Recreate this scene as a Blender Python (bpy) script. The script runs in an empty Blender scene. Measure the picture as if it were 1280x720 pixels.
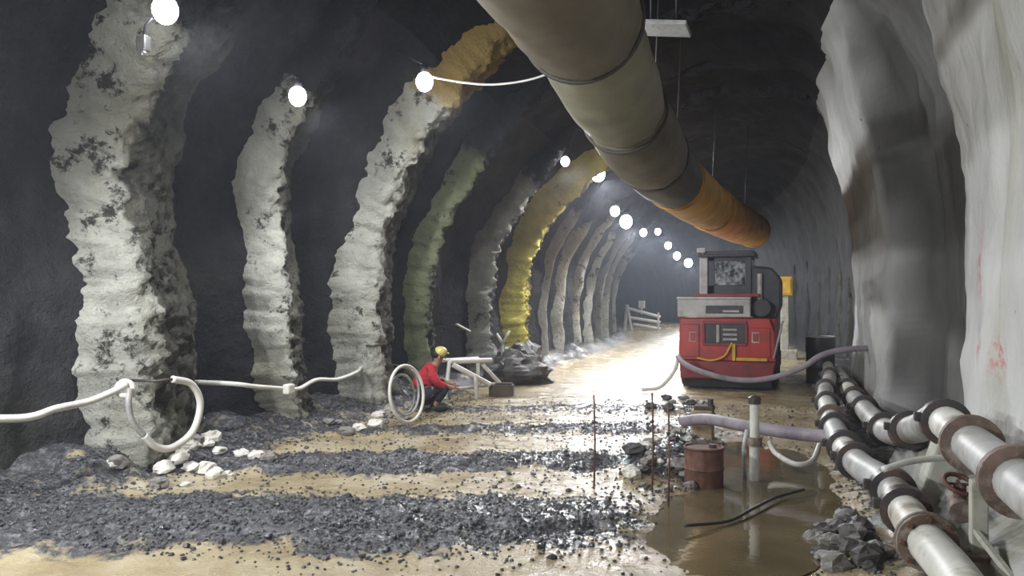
import bpy, math, random
from mathutils import Vector, Matrix, noise
random.seed(7)
R = math.radians
scene = bpy.context.scene
COL = scene.collection

# ------------------------------------------------------------ camera / world / exposure
YAW = math.atan(0.35)
cam_d = bpy.data.cameras.new('camera'); cam = bpy.data.objects.new('camera', cam_d); COL.objects.link(cam)
cam.location = (0, 0, 1.7); cam.rotation_euler = (R(90), 0, YAW)
cam_d.sensor_width = 36; cam_d.lens = 36 * 1000 / 1280; cam_d.shift_y = 15 / 1280
cam_d.clip_end = 300
scene.camera = cam
w = bpy.data.worlds.new('world'); scene.world = w; w.use_nodes = True
w.node_tree.nodes['Background'].inputs[0].default_value = (0.55, 0.55, 0.75, 1)
w.node_tree.nodes['Background'].inputs[1].default_value = 0.05
vs = scene.view_settings
vs.view_transform = 'Standard'; vs.look = 'None'; vs.gamma = 1; vs.use_curve_mapping = False
vs.exposure = 0.25
LAMP_W = 420

# ------------------------------------------------------------ helpers
def V(*a): return Vector(a)
def fract(x, y, z, o=4): return noise.fractal(Vector((x, y, z)), 0.9, 2.1, o)
def sstep(a, b, x):
    t = min(1, max(0, (x - a) / (b - a))); return t * t * (3 - 2 * t)
def shift(y):
    u = max(0.0, y - 20); return -u * u / 180

class MB:
    def __init__(s): s.v = []; s.f = []
    def add(s, vs, fs):
        n = len(s.v); s.v += [Vector(p) for p in vs]; s.f += [tuple(i + n for i in f) for f in fs]; return s
    def box(s, c, size, rot=None):
        c = Vector(c); hx, hy, hz = [k / 2 for k in size]
        vs = [Vector((x, y, z)) for x in (-hx, hx) for y in (-hy, hy) for z in (-hz, hz)]
        if rot is not None: vs = [rot @ p for p in vs]
        return s.add([c + p for p in vs], [(0, 1, 3, 2), (4, 6, 7, 5), (0, 4, 5, 1), (2, 3, 7, 6), (0, 2, 6, 4), (1, 5, 7, 3)])
    def bar(s, p0, p1, wd, th):          # rectangular bar between two points
        p0, p1 = Vector(p0), Vector(p1); d = p1 - p0
        return s.box((p0 + p1) / 2, (wd, th, d.length), d.to_track_quat('Z', 'Y').to_matrix())
    def prism(s, pts, axis, a, b):       # polygon extruded along an axis (0,1,2)
        def mk(p, t):
            q = list(p); q.insert(axis, t); return q
        n = len(pts)
        vs = [mk(p, a) for p in pts] + [mk(p, b) for p in pts]
        return s.add(vs, [tuple(range(n)), tuple(range(2 * n - 1, n - 1, -1))] + [(i, i + n, (i + 1) % n + n, (i + 1) % n) for i in range(n)])
    def tube(s, pts, r, n=10, cap=True, closed=False, fn=None):
        pts = [Vector(p) for p in pts]; m = len(pts)
        rs = r if isinstance(r, (list, tuple)) else [r] * m
        vs = []; prev = None
        for i, p in enumerate(pts):
            if closed: t = pts[(i + 1) % m] - pts[i - 1]
            else: t = pts[min(i + 1, m - 1)] - pts[max(i - 1, 0)]
            t.normalize()
            if prev is None:
                up = Vector((0, 0, 1)) if abs(t.z) < .9 else Vector((1, 0, 0))
                x = t.cross(up).normalized()
            else: x = (prev - t * prev.dot(t)).normalized()
            prev = x; y = t.cross(x)
            for k in range(n):
                a = 2 * math.pi * k / n
                q = rs[i] * (fn(i, a) if fn else 1)
                vs.append(p + (x * math.cos(a) + y * math.sin(a)) * q)
        fs = []
        for i in range(m if closed else m - 1):
            j = (i + 1) % m
            for k in range(n):
                l = (k + 1) % n
                fs.append((i * n + k, i * n + l, j * n + l, j * n + k))
        if cap and not closed:
            fs.append(tuple(range(n - 1, -1, -1))); fs.append(tuple(range((m - 1) * n, m * n)))
        return s.add(vs, fs)
    def cyl(s, p0, p1, r, r1=None, n=16): return s.tube([p0, p1], [r, r if r1 is None else r1], n)
    def ring(s, c, axis, R0, r, n=20, m=8):
        c = Vector(c); q = Vector(axis).to_track_quat('Z', 'Y').to_matrix()
        return s.tube([c + q @ Vector((R0 * math.cos(2 * math.pi * k / n), R0 * math.sin(2 * math.pi * k / n), 0)) for k in range(n)], r, m, closed=True)
    def ball(s, c, rad, nu=12, nv=8, fn=None):
        c = Vector(c); rad = Vector(rad if isinstance(rad, (tuple, list)) else (rad,) * 3)
        vs = [c + Vector((0, 0, -rad.z))]
        for j in range(1, nv):
            th = math.pi * j / nv - math.pi / 2
            for i in range(nu):
                a = 2 * math.pi * i / nu
                vs.append(c + Vector((rad.x * math.cos(th) * math.cos(a), rad.y * math.cos(th) * math.sin(a), rad.z * math.sin(th))))
        vs.append(c + Vector((0, 0, rad.z)))
        fs = [(0, 1 + (i + 1) % nu, 1 + i) for i in range(nu)]
        for j in range(nv - 2):
            for i in range(nu):
                a = 1 + j * nu; b = a + nu; k = (i + 1) % nu
                fs.append((a + i, a + k, b + k, b + i))
        t = len(vs) - 1; a = 1 + (nv - 2) * nu
        fs += [(a + i, a + (i + 1) % nu, t) for i in range(nu)]
        return s.add(vs, fs)
    def build(s, name, mat, parent=None, smooth=True, bevel=0, world=False):
        me = bpy.data.meshes.new(name)
        off = parent.location if (world and parent) else Vector((0, 0, 0))
        me.from_pydata([tuple(p - off) for p in s.v], [], s.f); me.update()
        if smooth:
            for p in me.polygons: p.use_smooth = True
            if smooth == 'auto':
                me.set_sharp_from_angle(angle=R(40))
        me.materials.append(mat)
        o = bpy.data.objects.new(name, me); COL.objects.link(o)
        if parent: o.parent = parent
        if bevel:
            b = o.modifiers.new('bevel', 'BEVEL'); b.width = bevel; b.segments = 2; b.limit_method = 'ANGLE'
        return o

def tag(o, label=None, cat=None, group=None, kind=None):
    for k, v in (('label', label), ('category', cat), ('group', group), ('kind', kind)):
        if v: o[k] = v
    return o
def thing(name, label, cat, loc=(0, 0, 0), rz=0, group=None):
    o = bpy.data.objects.new(name, None); COL.objects.link(o); o.empty_display_size = .1
    o.location = loc; o.rotation_euler = (0, 0, rz)
    return tag(o, label, cat, group)
def catmull(pts, n):
    P = [Vector(p) for p in pts]; P = [2 * P[0] - P[1]] + P + [2 * P[-1] - P[-2]]
    out = []
    for i in range(1, len(P) - 2):
        a, b, c, d = P[i - 1:i + 3]
        for k in range(n):
            t = k / n
            out.append(.5 * ((2 * b) + (c - a) * t + (2 * a - 5 * b + 4 * c - d) * t * t + (3 * b - a - 3 * c + d) * t ** 3))
    out.append(P[-2]); return out

# ------------------------------------------------------------ materials
class NT:
    def __init__(s, name):
        s.m = bpy.data.materials.new(name); s.m.use_nodes = True
        s.t = s.m.node_tree; s.b = s.t.nodes['Principled BSDF']
        s.co = s.n('ShaderNodeTexCoord').outputs['Object']
    def n(s, ty, **kw):
        q = s.t.nodes.new(ty)
        for k, v in kw.items(): setattr(q, k, v)
        return q
    def l(s, a, b): s.t.links.new(a, b)
    def noise(s, scale, detail=4, rough=.55, co=None, sc=None):
        q = s.n('ShaderNodeTexNoise'); q.inputs['Scale'].default_value = scale; q.inputs['Detail'].default_value = detail
        q.inputs['Roughness'].default_value = rough
        c = co or s.co
        if sc:
            m = s.n('ShaderNodeMapping'); m.inputs['Scale'].default_value = sc; s.l(c, m.inputs[0]); c = m.outputs[0]
        s.l(c, q.inputs['Vector']); return q.outputs['Fac']
    def ramp(s, fac, stops):
        q = s.n('ShaderNodeValToRGB'); e = q.color_ramp.elements
        while len(e) < len(stops): e.new(.5)
        for i, (p, c) in enumerate(stops):
            e[i].position = p; e[i].color = (*c, 1) if len(c) == 3 else c
        s.l(fac, q.inputs[0]); return q.outputs[0]
    def mix(s, fac, a, b):
        q = s.n('ShaderNodeMix', data_type='RGBA')
        if isinstance(fac, float): q.inputs[0].default_value = fac
        else: s.l(fac, q.inputs[0])
        for k, v in ((6, a), (7, b)):
            if isinstance(v, tuple): q.inputs[k].default_value = (*v, 1)
            else: s.l(v, q.inputs[k])
        return q.outputs[2]
    def bump(s, h, strength=.5, dist=.05, prev=None):
        q = s.n('ShaderNodeBump'); q.inputs['Strength'].default_value = strength; q.inputs['Distance'].default_value = dist
        s.l(h, q.inputs['Height'])
        if prev: s.l(prev, q.inputs['Normal'])
        return q.outputs[0]
    def fin(s, col=None, rough=None, bump=None, spec=None, metal=None):
        if col is not None:
            if isinstance(col, tuple): s.b.inputs['Base Color'].default_value = (*col, 1)
            else: s.l(col, s.b.inputs['Base Color'])
        if rough is not None:
            if isinstance(rough, float): s.b.inputs['Roughness'].default_value = rough
            else: s.l(rough, s.b.inputs['Roughness'])
        if bump is not None: s.l(bump, s.b.inputs['Normal'])
        if spec is not None: s.b.inputs['Specular IOR Level'].default_value = spec
        if metal is not None: s.b.inputs['Metallic'].default_value = metal
        return s.m
def simple(name, col, rough=.6, var=.25, scale=6., bump=.15, metal=0., dirt=None):
    t = NT(name); f = t.noise(scale, 5)
    lo = tuple(c * (1 - var) for c in col); hi = tuple(min(1, c * (1 + var)) for c in col)
    c = t.ramp(f, [(.3, lo), (.7, hi)])
    if dirt:
        d = t.ramp(t.noise(scale * .6, 6, .7), [(.5, (0, 0, 0)), (.68, (1, 1, 1))])
        c = t.mix(d, c, dirt)
    return t.fin(c, rough, t.bump(t.noise(scale * 5, 4), bump, .01), metal=metal)
def g3(v, tint=(1, 1, 1)): return tuple(v * k for k in tint)

def shotcrete(name, base, dark, stain, inner, stain_amt=.5, patch=.6, rough=.78, top=(.026, .025, .027)):
    t = NT(name)
    a = t.n('ShaderNodeVertexColor'); a.layer_name = 'zone'
    sep = t.n('ShaderNodeSeparateColor'); t.l(a.outputs[0], sep.inputs[0])
    def jag(v, sc, am):
        m1 = t.n('ShaderNodeMath', operation='MULTIPLY_ADD'); t.l(t.noise(sc, 6, .7), m1.inputs[0]); m1.inputs[1].default_value = am; m1.inputs[2].default_value = -am / 2
        m2 = t.n('ShaderNodeMath', operation='ADD'); t.l(v, m2.inputs[0]); t.l(m1.outputs[0], m2.inputs[1])
        return t.ramp(m2.outputs[0], [(.42, (0, 0, 0)), (.58, (1, 1, 1))])
    pale = jag(sep.outputs[0], 2.2, .9)        # lamp light on the near edge of the rib, painted as paler colour
    top_mask = jag(sep.outputs[1], 1.6, .8)        # rib tops: unlit dark above the lamps put into colour, ochre on one rib
    c = t.ramp(t.noise(1.6, 6, .65), [(.3, g3(.6, base)), (.65, base)])
    st = t.ramp(t.noise(.8, 5, .6, sc=(1, 1, .5)), [(.50, (0, 0, 0)), (.68, (stain_amt,) * 3)])
    c = t.mix(st, c, stain)
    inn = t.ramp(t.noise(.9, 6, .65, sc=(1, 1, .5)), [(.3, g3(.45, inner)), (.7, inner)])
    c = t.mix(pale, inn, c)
    dk = t.ramp(t.noise(2.6, 7, .75), [(patch, (0, 0, 0)), (patch + .06, (1, 1, 1))])
    c = t.mix(dk, c, dark)
    c = t.mix(top_mask, c, top)
    b = t.bump(t.noise(4, 7, .7), .9, .16); b = t.bump(t.noise(26, 4, .7), .6, .025, b)
    return t.fin(c, rough, b, .3)
M = {}
OL = (.115, .11, .085)
M['rib'] = shotcrete('pale shotcrete', (.48, .48, .42), (.045, .043, .035), (.28, .26, .15), OL, .6, .555)
M['rib_ochre'] = shotcrete('pale shotcrete with ochre top', (.48, .48, .42), (.045, .043, .035), (.28, .26, .15), OL, .6, .555, top=(.30, .21, .07))
M['rib_green'] = shotcrete('greenish shotcrete', (.22, .24, .14), (.04, .045, .03), (.15, .17, .06), (.07, .075, .05), .7, .58)
M['rib_grey'] = shotcrete('grey shotcrete', (.34, .34, .30), (.05, .05, .045), (.20, .19, .14), (.07, .07, .065), .5, .6)
M['rib_yellow'] = shotcrete('yellow stained shotcrete', (.52, .46, .10), (.10, .08, .03), (.42, .42, .13), (.18, .155, .055), .6, .60)
def rock(name, k):
    t = NT(name)
    c = t.ramp(t.noise(1.1, 7, .65), [(.28, g3(k, (.012, .0115, .014))), (.55, g3(k, (.030, .029, .032))), (.8, g3(k, (.065, .064, .062)))])
    st = t.ramp(t.noise(.35, 4, .5), [(.55, (0, 0, 0)), (.75, (.6,) * 3)])
    c = t.mix(st, c, g3(k, (.05, .048, .034)))
    b = t.bump(t.noise(3, 7, .7), .9, .2); b = t.bump(t.noise(18, 4, .7), .5, .03, b)
    return t.fin(c, .8, b, .25)
M['rock'] = rock('dark blasted rock', 1); M['crown_shade'] = rock('shaded crown rock', .42)  # crown copy of the rock, darkened in colour for the unlit roof
def rwall():
    t = NT('right wall shotcrete')
    c = t.ramp(t.noise(.8, 6, .6, sc=(1, 1, .35)), [(.3, (.40, .40, .39)), (.5, (.55, .55, .53)), (.72, (.68, .68, .655))])
    st = t.ramp(t.noise(.6, 5, .6, sc=(1, 1.4, .3)), [(.55, (0, 0, 0)), (.7, (.55,) * 3)])
    c = t.mix(st, c, (.30, .29, .20))
    za = t.n('ShaderNodeVertexColor'); za.layer_name = 'zone'      # darker tone for the recess and the wall beyond it
    darkc = t.ramp(t.noise(1.1, 6, .6, sc=(1, 1, .4)), [(.3, (.075, .075, .07)), (.7, (.15, .15, .138))])
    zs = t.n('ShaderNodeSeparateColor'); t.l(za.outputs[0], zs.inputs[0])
    c = t.mix(zs.outputs[0], c, darkc)
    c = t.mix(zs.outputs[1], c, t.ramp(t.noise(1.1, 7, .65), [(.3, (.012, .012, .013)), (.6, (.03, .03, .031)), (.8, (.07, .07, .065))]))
    dk = t.ramp(t.noise(3.2, 5, .6), [(.70, (0, 0, 0)), (.74, (.8,) * 3)])
    c = t.mix(dk, c, (.06, .06, .055))
    # red paint marks (flat print): two small sprayed patches
    for ce, ra in (((1.4, 7.45, 1.95), .17), ((1.4, 7.3, 1.4), .10), ((1.4, 6.6, 1.3), .09)):
        d = t.n('ShaderNodeVectorMath', operation='DISTANCE'); t.l(t.co, d.inputs[0]); d.inputs[1].default_value = ce
        mr = t.n('ShaderNodeMapRange'); t.l(d.outputs['Value'], mr.inputs[0])
        mr.inputs[1].default_value = ra; mr.inputs[2].default_value = ra * 2.4; mr.inputs[3].default_value = 1; mr.inputs[4].default_value = 0
        mu = t.n('ShaderNodeMath', operation='MULTIPLY'); t.l(mr.outputs[0], mu.inputs[0])
        t.l(t.ramp(t.noise(14, 3, .6), [(.45, (0, 0, 0)), (.6, (.75,) * 3)]), mu.inputs[1])
        c = t.mix(mu.outputs[0], c, (.50, .10, .12))
    b = t.bump(t.noise(2.2, 6, .6, sc=(1, 1, .5)), .6, .12); b = t.bump(t.noise(30, 4, .7), .35, .015, b)
    return t.fin(c, .8, b, .25)
M['rwall'] = rwall(); M['toe'] = simple('toe shotcrete', (.36, .36, .34), .8, .3, 2.5, .6, dirt=(.22, .21, .16))
def floor_mat():
    t = NT('wet muddy floor')
    a = t.n('ShaderNodeVertexColor'); a.layer_name = 'gravel'
    sep = t.n('ShaderNodeSeparateColor'); t.l(a.outputs[0], sep.inputs[0])
    gr = sep.outputs[0]
    mud = t.ramp(t.noise(1.2, 6, .6), [(.3, (.24, .18, .085)), (.55, (.40, .33, .20)), (.75, (.52, .48, .38))])
    grav = t.ramp(t.noise(17, 7, .8), [(.3, (.016, .016, .018)), (.5, (.06, .06, .066)), (.72, (.27, .27, .275))])
    n2 = t.n('ShaderNodeMath', operation='ADD'); t.l(gr, n2.inputs[0]); 
    nn = t.n('ShaderNodeMath', operation='MULTIPLY_ADD'); t.l(t.noise(4, 6, .7), nn.inputs[0]); nn.inputs[1].default_value = 2.2; nn.inputs[2].default_value = -1.12
    t.l(nn.outputs[0], n2.inputs[1])
    fac = t.ramp(n2.outputs[0], [(.3, (0, 0, 0)), (.6, (1, 1, 1))])
    c = t.mix(fac, mud, grav)
    rg = t.ramp(t.noise(2.5, 5, .6), [(.35, (.10,) * 3), (.65, (.32,) * 3)])
    rr = t.mix(fac, rg, (.17, .17, .17))
    b = t.bump(t.noise(7, 6, .65), .35, .05)
    b2 = t.bump(t.noise(40, 4, .7), .6, .02, b)
    return t.fin(c, rr, b2, .6)
M['floor'] = floor_mat()
def water():
    t = NT('muddy water')
    c = t.ramp(t.noise(1.5, 4), [(.3, (.10, .08, .04)), (.7, (.17, .135, .075))])
    return t.fin(c, .06, t.bump(t.noise(6, 3), .08, .02), .7)
M['water'] = water()
M['gravel'] = simple('wet gravel', (.075, .075, .08), .15, .8, 25, .3)
M['stone'] = simple('broken stone', (.22, .21, .195), .6, .5, 6, .7, dirt=(.07, .06, .05))
M['stone_pale'] = simple('pale shotcrete lump', (.62, .60, .54), .7, .25, 6, .5)
M['stone_dark'] = simple('dark rubble', (.065, .06, .057), .6, .6, 6, .7)
M['pipe_white'] = simple('white pipe', (.60, .60, .54), .5, .2, 4, .12, dirt=(.26, .22, .16))
M['pipe_grey'] = simple('grey pipe', (.40, .40, .39), .5, .25, 5, .1, dirt=(.22, .18, .14))
M['collar'] = simple('dark collar', (.045, .04, .04), .45, .4, 9, .2, dirt=(.12, .07, .05))
M['collar_rust'] = simple('rusty collar', (.15, .105, .085), .65, .4, 9, .3, dirt=(.34, .30, .25))
M['rust'] = simple('rust', (.13, .06, .042), .75, .4, 12, .3)
M['hose'] = simple('white hose', (.66, .65, .60), .5, .15, 5, .08)
M['hose_lilac'] = simple('lilac hose', (.27, .235, .27), .6, .2, 5, .1, dirt=(.16, .14, .13))
M['cable'] = simple('black cable', (.03, .03, .03), .5, .2)
M['red'] = simple('red paint', (.40, .026, .018), .38, .25, 3, .05, dirt=(.16, .04, .03))
M['maroon'] = simple('dark red paint', (.20, .015, .02), .45, .3, 4, .05)
M['mgrey'] = simple('grey painted steel', (.42, .41, .40), .45, .2, 4, .05, dirt=(.25, .22, .20))
M['mdark'] = simple('dark steel', (.035, .034, .038), .5, .4, 5, .08)
M['black'] = simple('black rubber', (.016, .016, .016), .7, .3, 8, .2)
M['yellow'] = simple('yellow paint', (.60, .36, .03), .5, .2, 6, .05)
M['wood'] = simple('weathered timber', (.30, .24, .15), .8, .3, 6, .3)
M['wood_dark'] = simple('dark timber', (.07, .05, .035), .8, .3, 6, .3)
M['concrete'] = simple('concrete block', (.40, .40, .34), .8, .25, 5, .3, dirt=(.20, .19, .14))
M['steel'] = simple('galvanised steel', (.45, .45, .44), .35, .2, 6, .05, .7)
M['duct_beige'] = simple('beige duct fabric', (.135, .115, .082), .6, .25, 2.2, .25, dirt=(.085, .07, .045))
M['duct_cream'] = simple('cream duct fabric', (.22, .21, .145), .55, .25, 2.2, .25)
M['duct_dark'] = simple('dark duct fabric', (.05, .045, .038), .6, .3, 2.2, .2)  # shadow on the mid duct segment, put into its fabric colour
M['duct_orange'] = simple('orange yellow duct fabric', (.46, .24, .025), .55, .3, 2.5, .25)
M['jacket'] = simple('red jacket cloth', (.45, .02, .035), .8, .25, 10, .2)
M['trouser'] = simple('dark blue trousers cloth', (.016, .017, .03), .85, .3, 10, .2)
M['skin'] = simple('skin', (.30, .17, .11), .6, .1)
M['helmet'] = simple('yellow helmet plastic', (.60, .50, .16), .35, .1)
M['hair'] = simple('black hair', (.012, .01, .009), .6, .2)
def glass():
    t = NT('cab glass with reflections')
    c = t.ramp(t.noise(7, 5, .7), [(.42, (.03, .035, .04)), (.55, (.30, .32, .33)), (.7, (.62, .63, .62))])  # bright reflections painted into the pane colour
    return t.fin(c, .12, spec=.7)
M['glass'] = glass()
def emis(name, col, st):
    m = bpy.data.materials.new(name); m.use_nodes = True; t = m.node_tree
    b = t.nodes['Principled BSDF']; b.inputs['Emission Color'].default_value = (*col, 1); b.inputs['Emission Strength'].default_value = st
    b.inputs['Base Color'].default_value = (.8, .8, .8, 1); return m
M['bulb'] = emis('lit bulb', (.93, .95, 1.0), 30)

# ------------------------------------------------------------ tunnel profile
PROF = catmull([(-6.22, 0, -.4), (-6.28, 0, .6), (-6.3, 0, 1.5), (-6.1, 0, 2.7), (-5.55, 0, 3.75), (-4.75, 0, 4.65), (-3.7, 0, 5.35),
                (-2.4, 0, 5.85), (-1.0, 0, 6.15), (0.0, 0, 6.0), (.75, 0, 5.4), (1.2, 0, 4.5), (1.45, 0, 3.4), (1.55, 0, 2.2), (1.55, 0, 1.0), (1.5, 0, -.4)], 24)
_L = [0]
for a, b in zip(PROF, PROF[1:]): _L.append(_L[-1] + (b - a).length)
TOT = _L[-1]
def prof(s):                       # s in 0..1 -> (x, z), inward normal (nx, nz)
    d = min(max(s, 0), 1) * TOT
    lo, hi = 0, len(_L) - 1
    while hi - lo > 1:
        m = (lo + hi) // 2
        if _L[m] <= d: lo = m
        else: hi = m
    t = (d - _L[lo]) / max(1e-6, _L[hi] - _L[lo])
    p = PROF[lo].lerp(PROF[hi], t)
    tg = (PROF[min(hi + 2, len(PROF) - 1)] - PROF[max(lo - 2, 0)]).normalized()
    return p.x, p.z, tg.z, -tg.x
# rib: (near Y, width, protrusion, material, extent of s, strength on the right)
RIBS = [(5.95, 1.30, .42, 'rib', .60), (8.5, .85, .34, 'rib', .60), (10.4, 1.25, .40, 'rib_ochre', .62), (12.6, .75, .30, 'rib_green', .60),
        (15.6, .62, .32, 'rib_grey', .60), (17.75, .85, .36, 'rib_yellow', .62), (20.6, .36, .10, 'rib_grey', 1), (22.2, .36, .10, 'rib', 1),
        (24.4, .36, .10, 'rib', 1), (26.6, .36, .10, 'rib', 1), (29.0, .36, .10, 'rib_grey', 1), (31.4, .36, .10, 'rib', 1), (33.8, .36, .10, 'rib_grey', 1),
        (36.6, .36, .10, 'rib', 1), (39.5, .36, .10, 'rib_grey', 1), (42.5, .36, .10, 'rib', 1), (45.5, .36, .10, 'rib_grey', 1), (48.5, .36, .10, 'rib_grey', 1)]
ribmid = [-3.8, -1.4, 1.2, 3.6] + [r[0] + r[1] / 2 for r in RIBS] + [52, 55, 58, 61, 64, 67, 70]
def lean(s, y):                    # the left haunch stands steeper at the near ribs
    return -.80 * (1 - sstep(8.6, 11.5, y)) * sstep(.09, .23, s) * (1 - sstep(.36, .58, s))
def wall_off(s, y):                # inward offset of the lining
    d = min(abs(y - m) for m in ribmid)
    sc = -.16 - .22 * sstep(.3, 1.1, d)
    # right side: broad sprayed panels and recesses
    pr = .10 * (1 - sstep(8.1, 8.3, y)) - .34 * sstep(8.1, 8.3, y) * (1 - sstep(11.8, 12.0, y)) \
        + .36 * sstep(11.7, 12.05, y) * (1 - sstep(17.5, 19.5, y)) - .12 * sstep(18.5, 19.8, y)
    k = sstep(.58, .72, s)
    x, z, nx, nz = prof(s)
    o = sc * (1 - k) + pr * k + lean(s, y)
    q = Vector((x * .8, y * .8, z * .8))
    amp = 1 - .55 * k
    o += amp * (.16 * fract(q.x, q.y, q.z, 3) + .07 * fract(q.x * 3, q.y * 3, q.z * 3 + 7, 4))
    if k > 0: o += k * .05 * fract(y * 1.6, z * .5, 3, 3)
    return o
def ygrid(y0, y1):
    ys = []; y = y0
    while y < y1:
        ys.append(y); y += max(.07, .011 * max(abs(y), 4)) if y < 30 else .45
    return ys + [y1]
YS = ygrid(-5, 72)
def shell(name, s0, s1, n, mat):
    mb = MB(); vs = []
    for y in YS:
        for i in range(n + 1):
            s = s0 + (s1 - s0) * i / n
            x, z, nx, nz = prof(s); o = wall_off(s, y)
            vs.append((x + nx * o + shift(y), y, z + nz * o))
    m = n + 1
    mb.add(vs, [(j * m + i, j * m + i + 1, (j + 1) * m + i + 1, (j + 1) * m + i) for j in range(len(YS) - 1) for i in range(n)])
    return tag(mb.build(name, mat), kind='structure')
shell('wall_left', 0, .33, 66, M['rock'])
shell('ceiling', .33, .635, 64, M['crown_shade'])
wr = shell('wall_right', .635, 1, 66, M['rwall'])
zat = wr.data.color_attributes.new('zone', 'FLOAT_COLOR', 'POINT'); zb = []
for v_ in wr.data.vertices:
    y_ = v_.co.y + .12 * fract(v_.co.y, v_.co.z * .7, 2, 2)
    recess = sstep(8.05, 8.2, y_) * (1 - sstep(11.9, 12.05, y_)); mid = .5 * sstep(11.9, 12.05, y_) + .5 * sstep(17, 20, y_)
    zb += [max(recess, mid), sstep(17.6, 18.6, y_ + .5 * fract(v_.co.z * .9, y_ * .6, 1, 3)), 0, 1]
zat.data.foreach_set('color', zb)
b = MB()                            # blind end of the heading
b.add([(x + shift(72), 72, z) for x, z in [(p.x * 1.3 + .8, p.z * 1.15) for p in PROF]], [tuple(range(len(PROF)))])
tag(b.build('wall_back', M['rock'], smooth=False), kind='structure')

# ------------------------------------------------------------ floor
def ucoord(x, y): return -.3304 * x + .9439 * y
BANDS = [(6.1, .72, 1.0), (8.25, .45, .95), (10.35, .32, .7), (12.4, .4, .5), (4.0, .4, .5)]
def gravel_amt(x, y):
    u = ucoord(x, y) + .22 * fract(x * .6, y * .6, 1, 2) + .16 * fract(x * 2.2, y * 2.2, 6, 3)
    g = 0
    for c, wd, a in BANDS: g = max(g, a * math.exp(-((u - c) / wd) ** 4))
    g *= 1 - sstep(-1.6, -.7, x)
    xr = x - shift(y)
    g = max(g, .75 * sstep(-5.2, -5.9, xr), .7 * sstep(.3, .8, xr))
    g = max(g, .9 * math.exp(-(((x + 1.1) / .45) ** 2 + ((y - 8.6) / 1.3) ** 2)))
    return g
def fz(x, y):
    xr = x - shift(y)
    u = ucoord(x, y) + .22 * fract(x * .6, y * .6, 1, 2) + .16 * fract(x * 2.2, y * 2.2, 6, 3)
    z = .035 * fract(x * .7, y * .7, 5, 3)
    g = gravel_amt(x, y)
    for c, wd, a in BANDS: z += .085 * a * math.exp(-((u - c - .05) / (wd * .8)) ** 2) * (1 - sstep(-1.7, -.8, x))
    if y < 24: z += (.012 + .06 * g) * fract(x * 4, y * 4, 2, 5)
    z += .22 * sstep(-5.3, -6.4, xr) * (1 + .8 * fract(x, y * 1.5, 9, 2)) + .12 * sstep(.4, 1.2, xr)
    z -= .10 * math.exp(-(((x + .35) / .75) ** 4 + ((y - 7.6) / 2.6) ** 4))      # ditch that holds the puddle
    z += .16 * math.exp(-(((x + 1.15) / .35) ** 2 + ((y - 8.7) / 1.0) ** 2))
    return z
ys = []; y = -5
while y < 72:
    ys.append(y); y += max(.04, .006 * abs(y)) if 3.4 < y < 30 else .3
nx = 200
vs, cs = [], []
for y in ys:
    for i in range(nx + 1):
        x = -7.2 + 9.6 * i / nx + shift(y)
        vs.append((x, y, fz(x, y))); cs.append(gravel_amt(x, y))
fl = MB(); fl.add(vs, [(j * (nx + 1) + i, j * (nx + 1) + i + 1, (j + 1) * (nx + 1) + i + 1, (j + 1) * (nx + 1) + i) for j in range(len(ys) - 1) for i in range(nx)])
flo = tag(fl.build('floor', M['floor']), kind='structure')
at_ = flo.data.color_attributes.new('gravel', 'FLOAT_COLOR', 'POINT')
buf = []
for c in cs: buf += [c, c, c, 1]
at_.data.foreach_set('color', buf)

# right-hand sprayed toe of the wall under the pipes
t = MB(); vv = []; prof_t = [(.80, -.2), (.88, .18), (.98, .42), (1.18, .54), (1.75, .66), (1.75, -.2)]
tys = [-2 + .12 * k for k in range(92)]
for y in tys:
    e = 1 - sstep(8.3, 9.0, y) * .8
    for (x, z) in prof_t:
        n_ = .05 * fract(x * 3, y * 1.5, z * 3, 4)
        vv.append((1.75 - (1.75 - x) * (.6 + .4 * e) + n_, y, z * e + n_ * .8))
m = len(prof_t)
t.add(vv, [(j * m + i, j * m + i + 1, (j + 1) * m + i + 1, (j + 1) * m + i) for j in range(len(tys) - 1) for i in range(m - 1)])
tag(t.build('trim_1', M['toe']), kind='structure')

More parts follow.
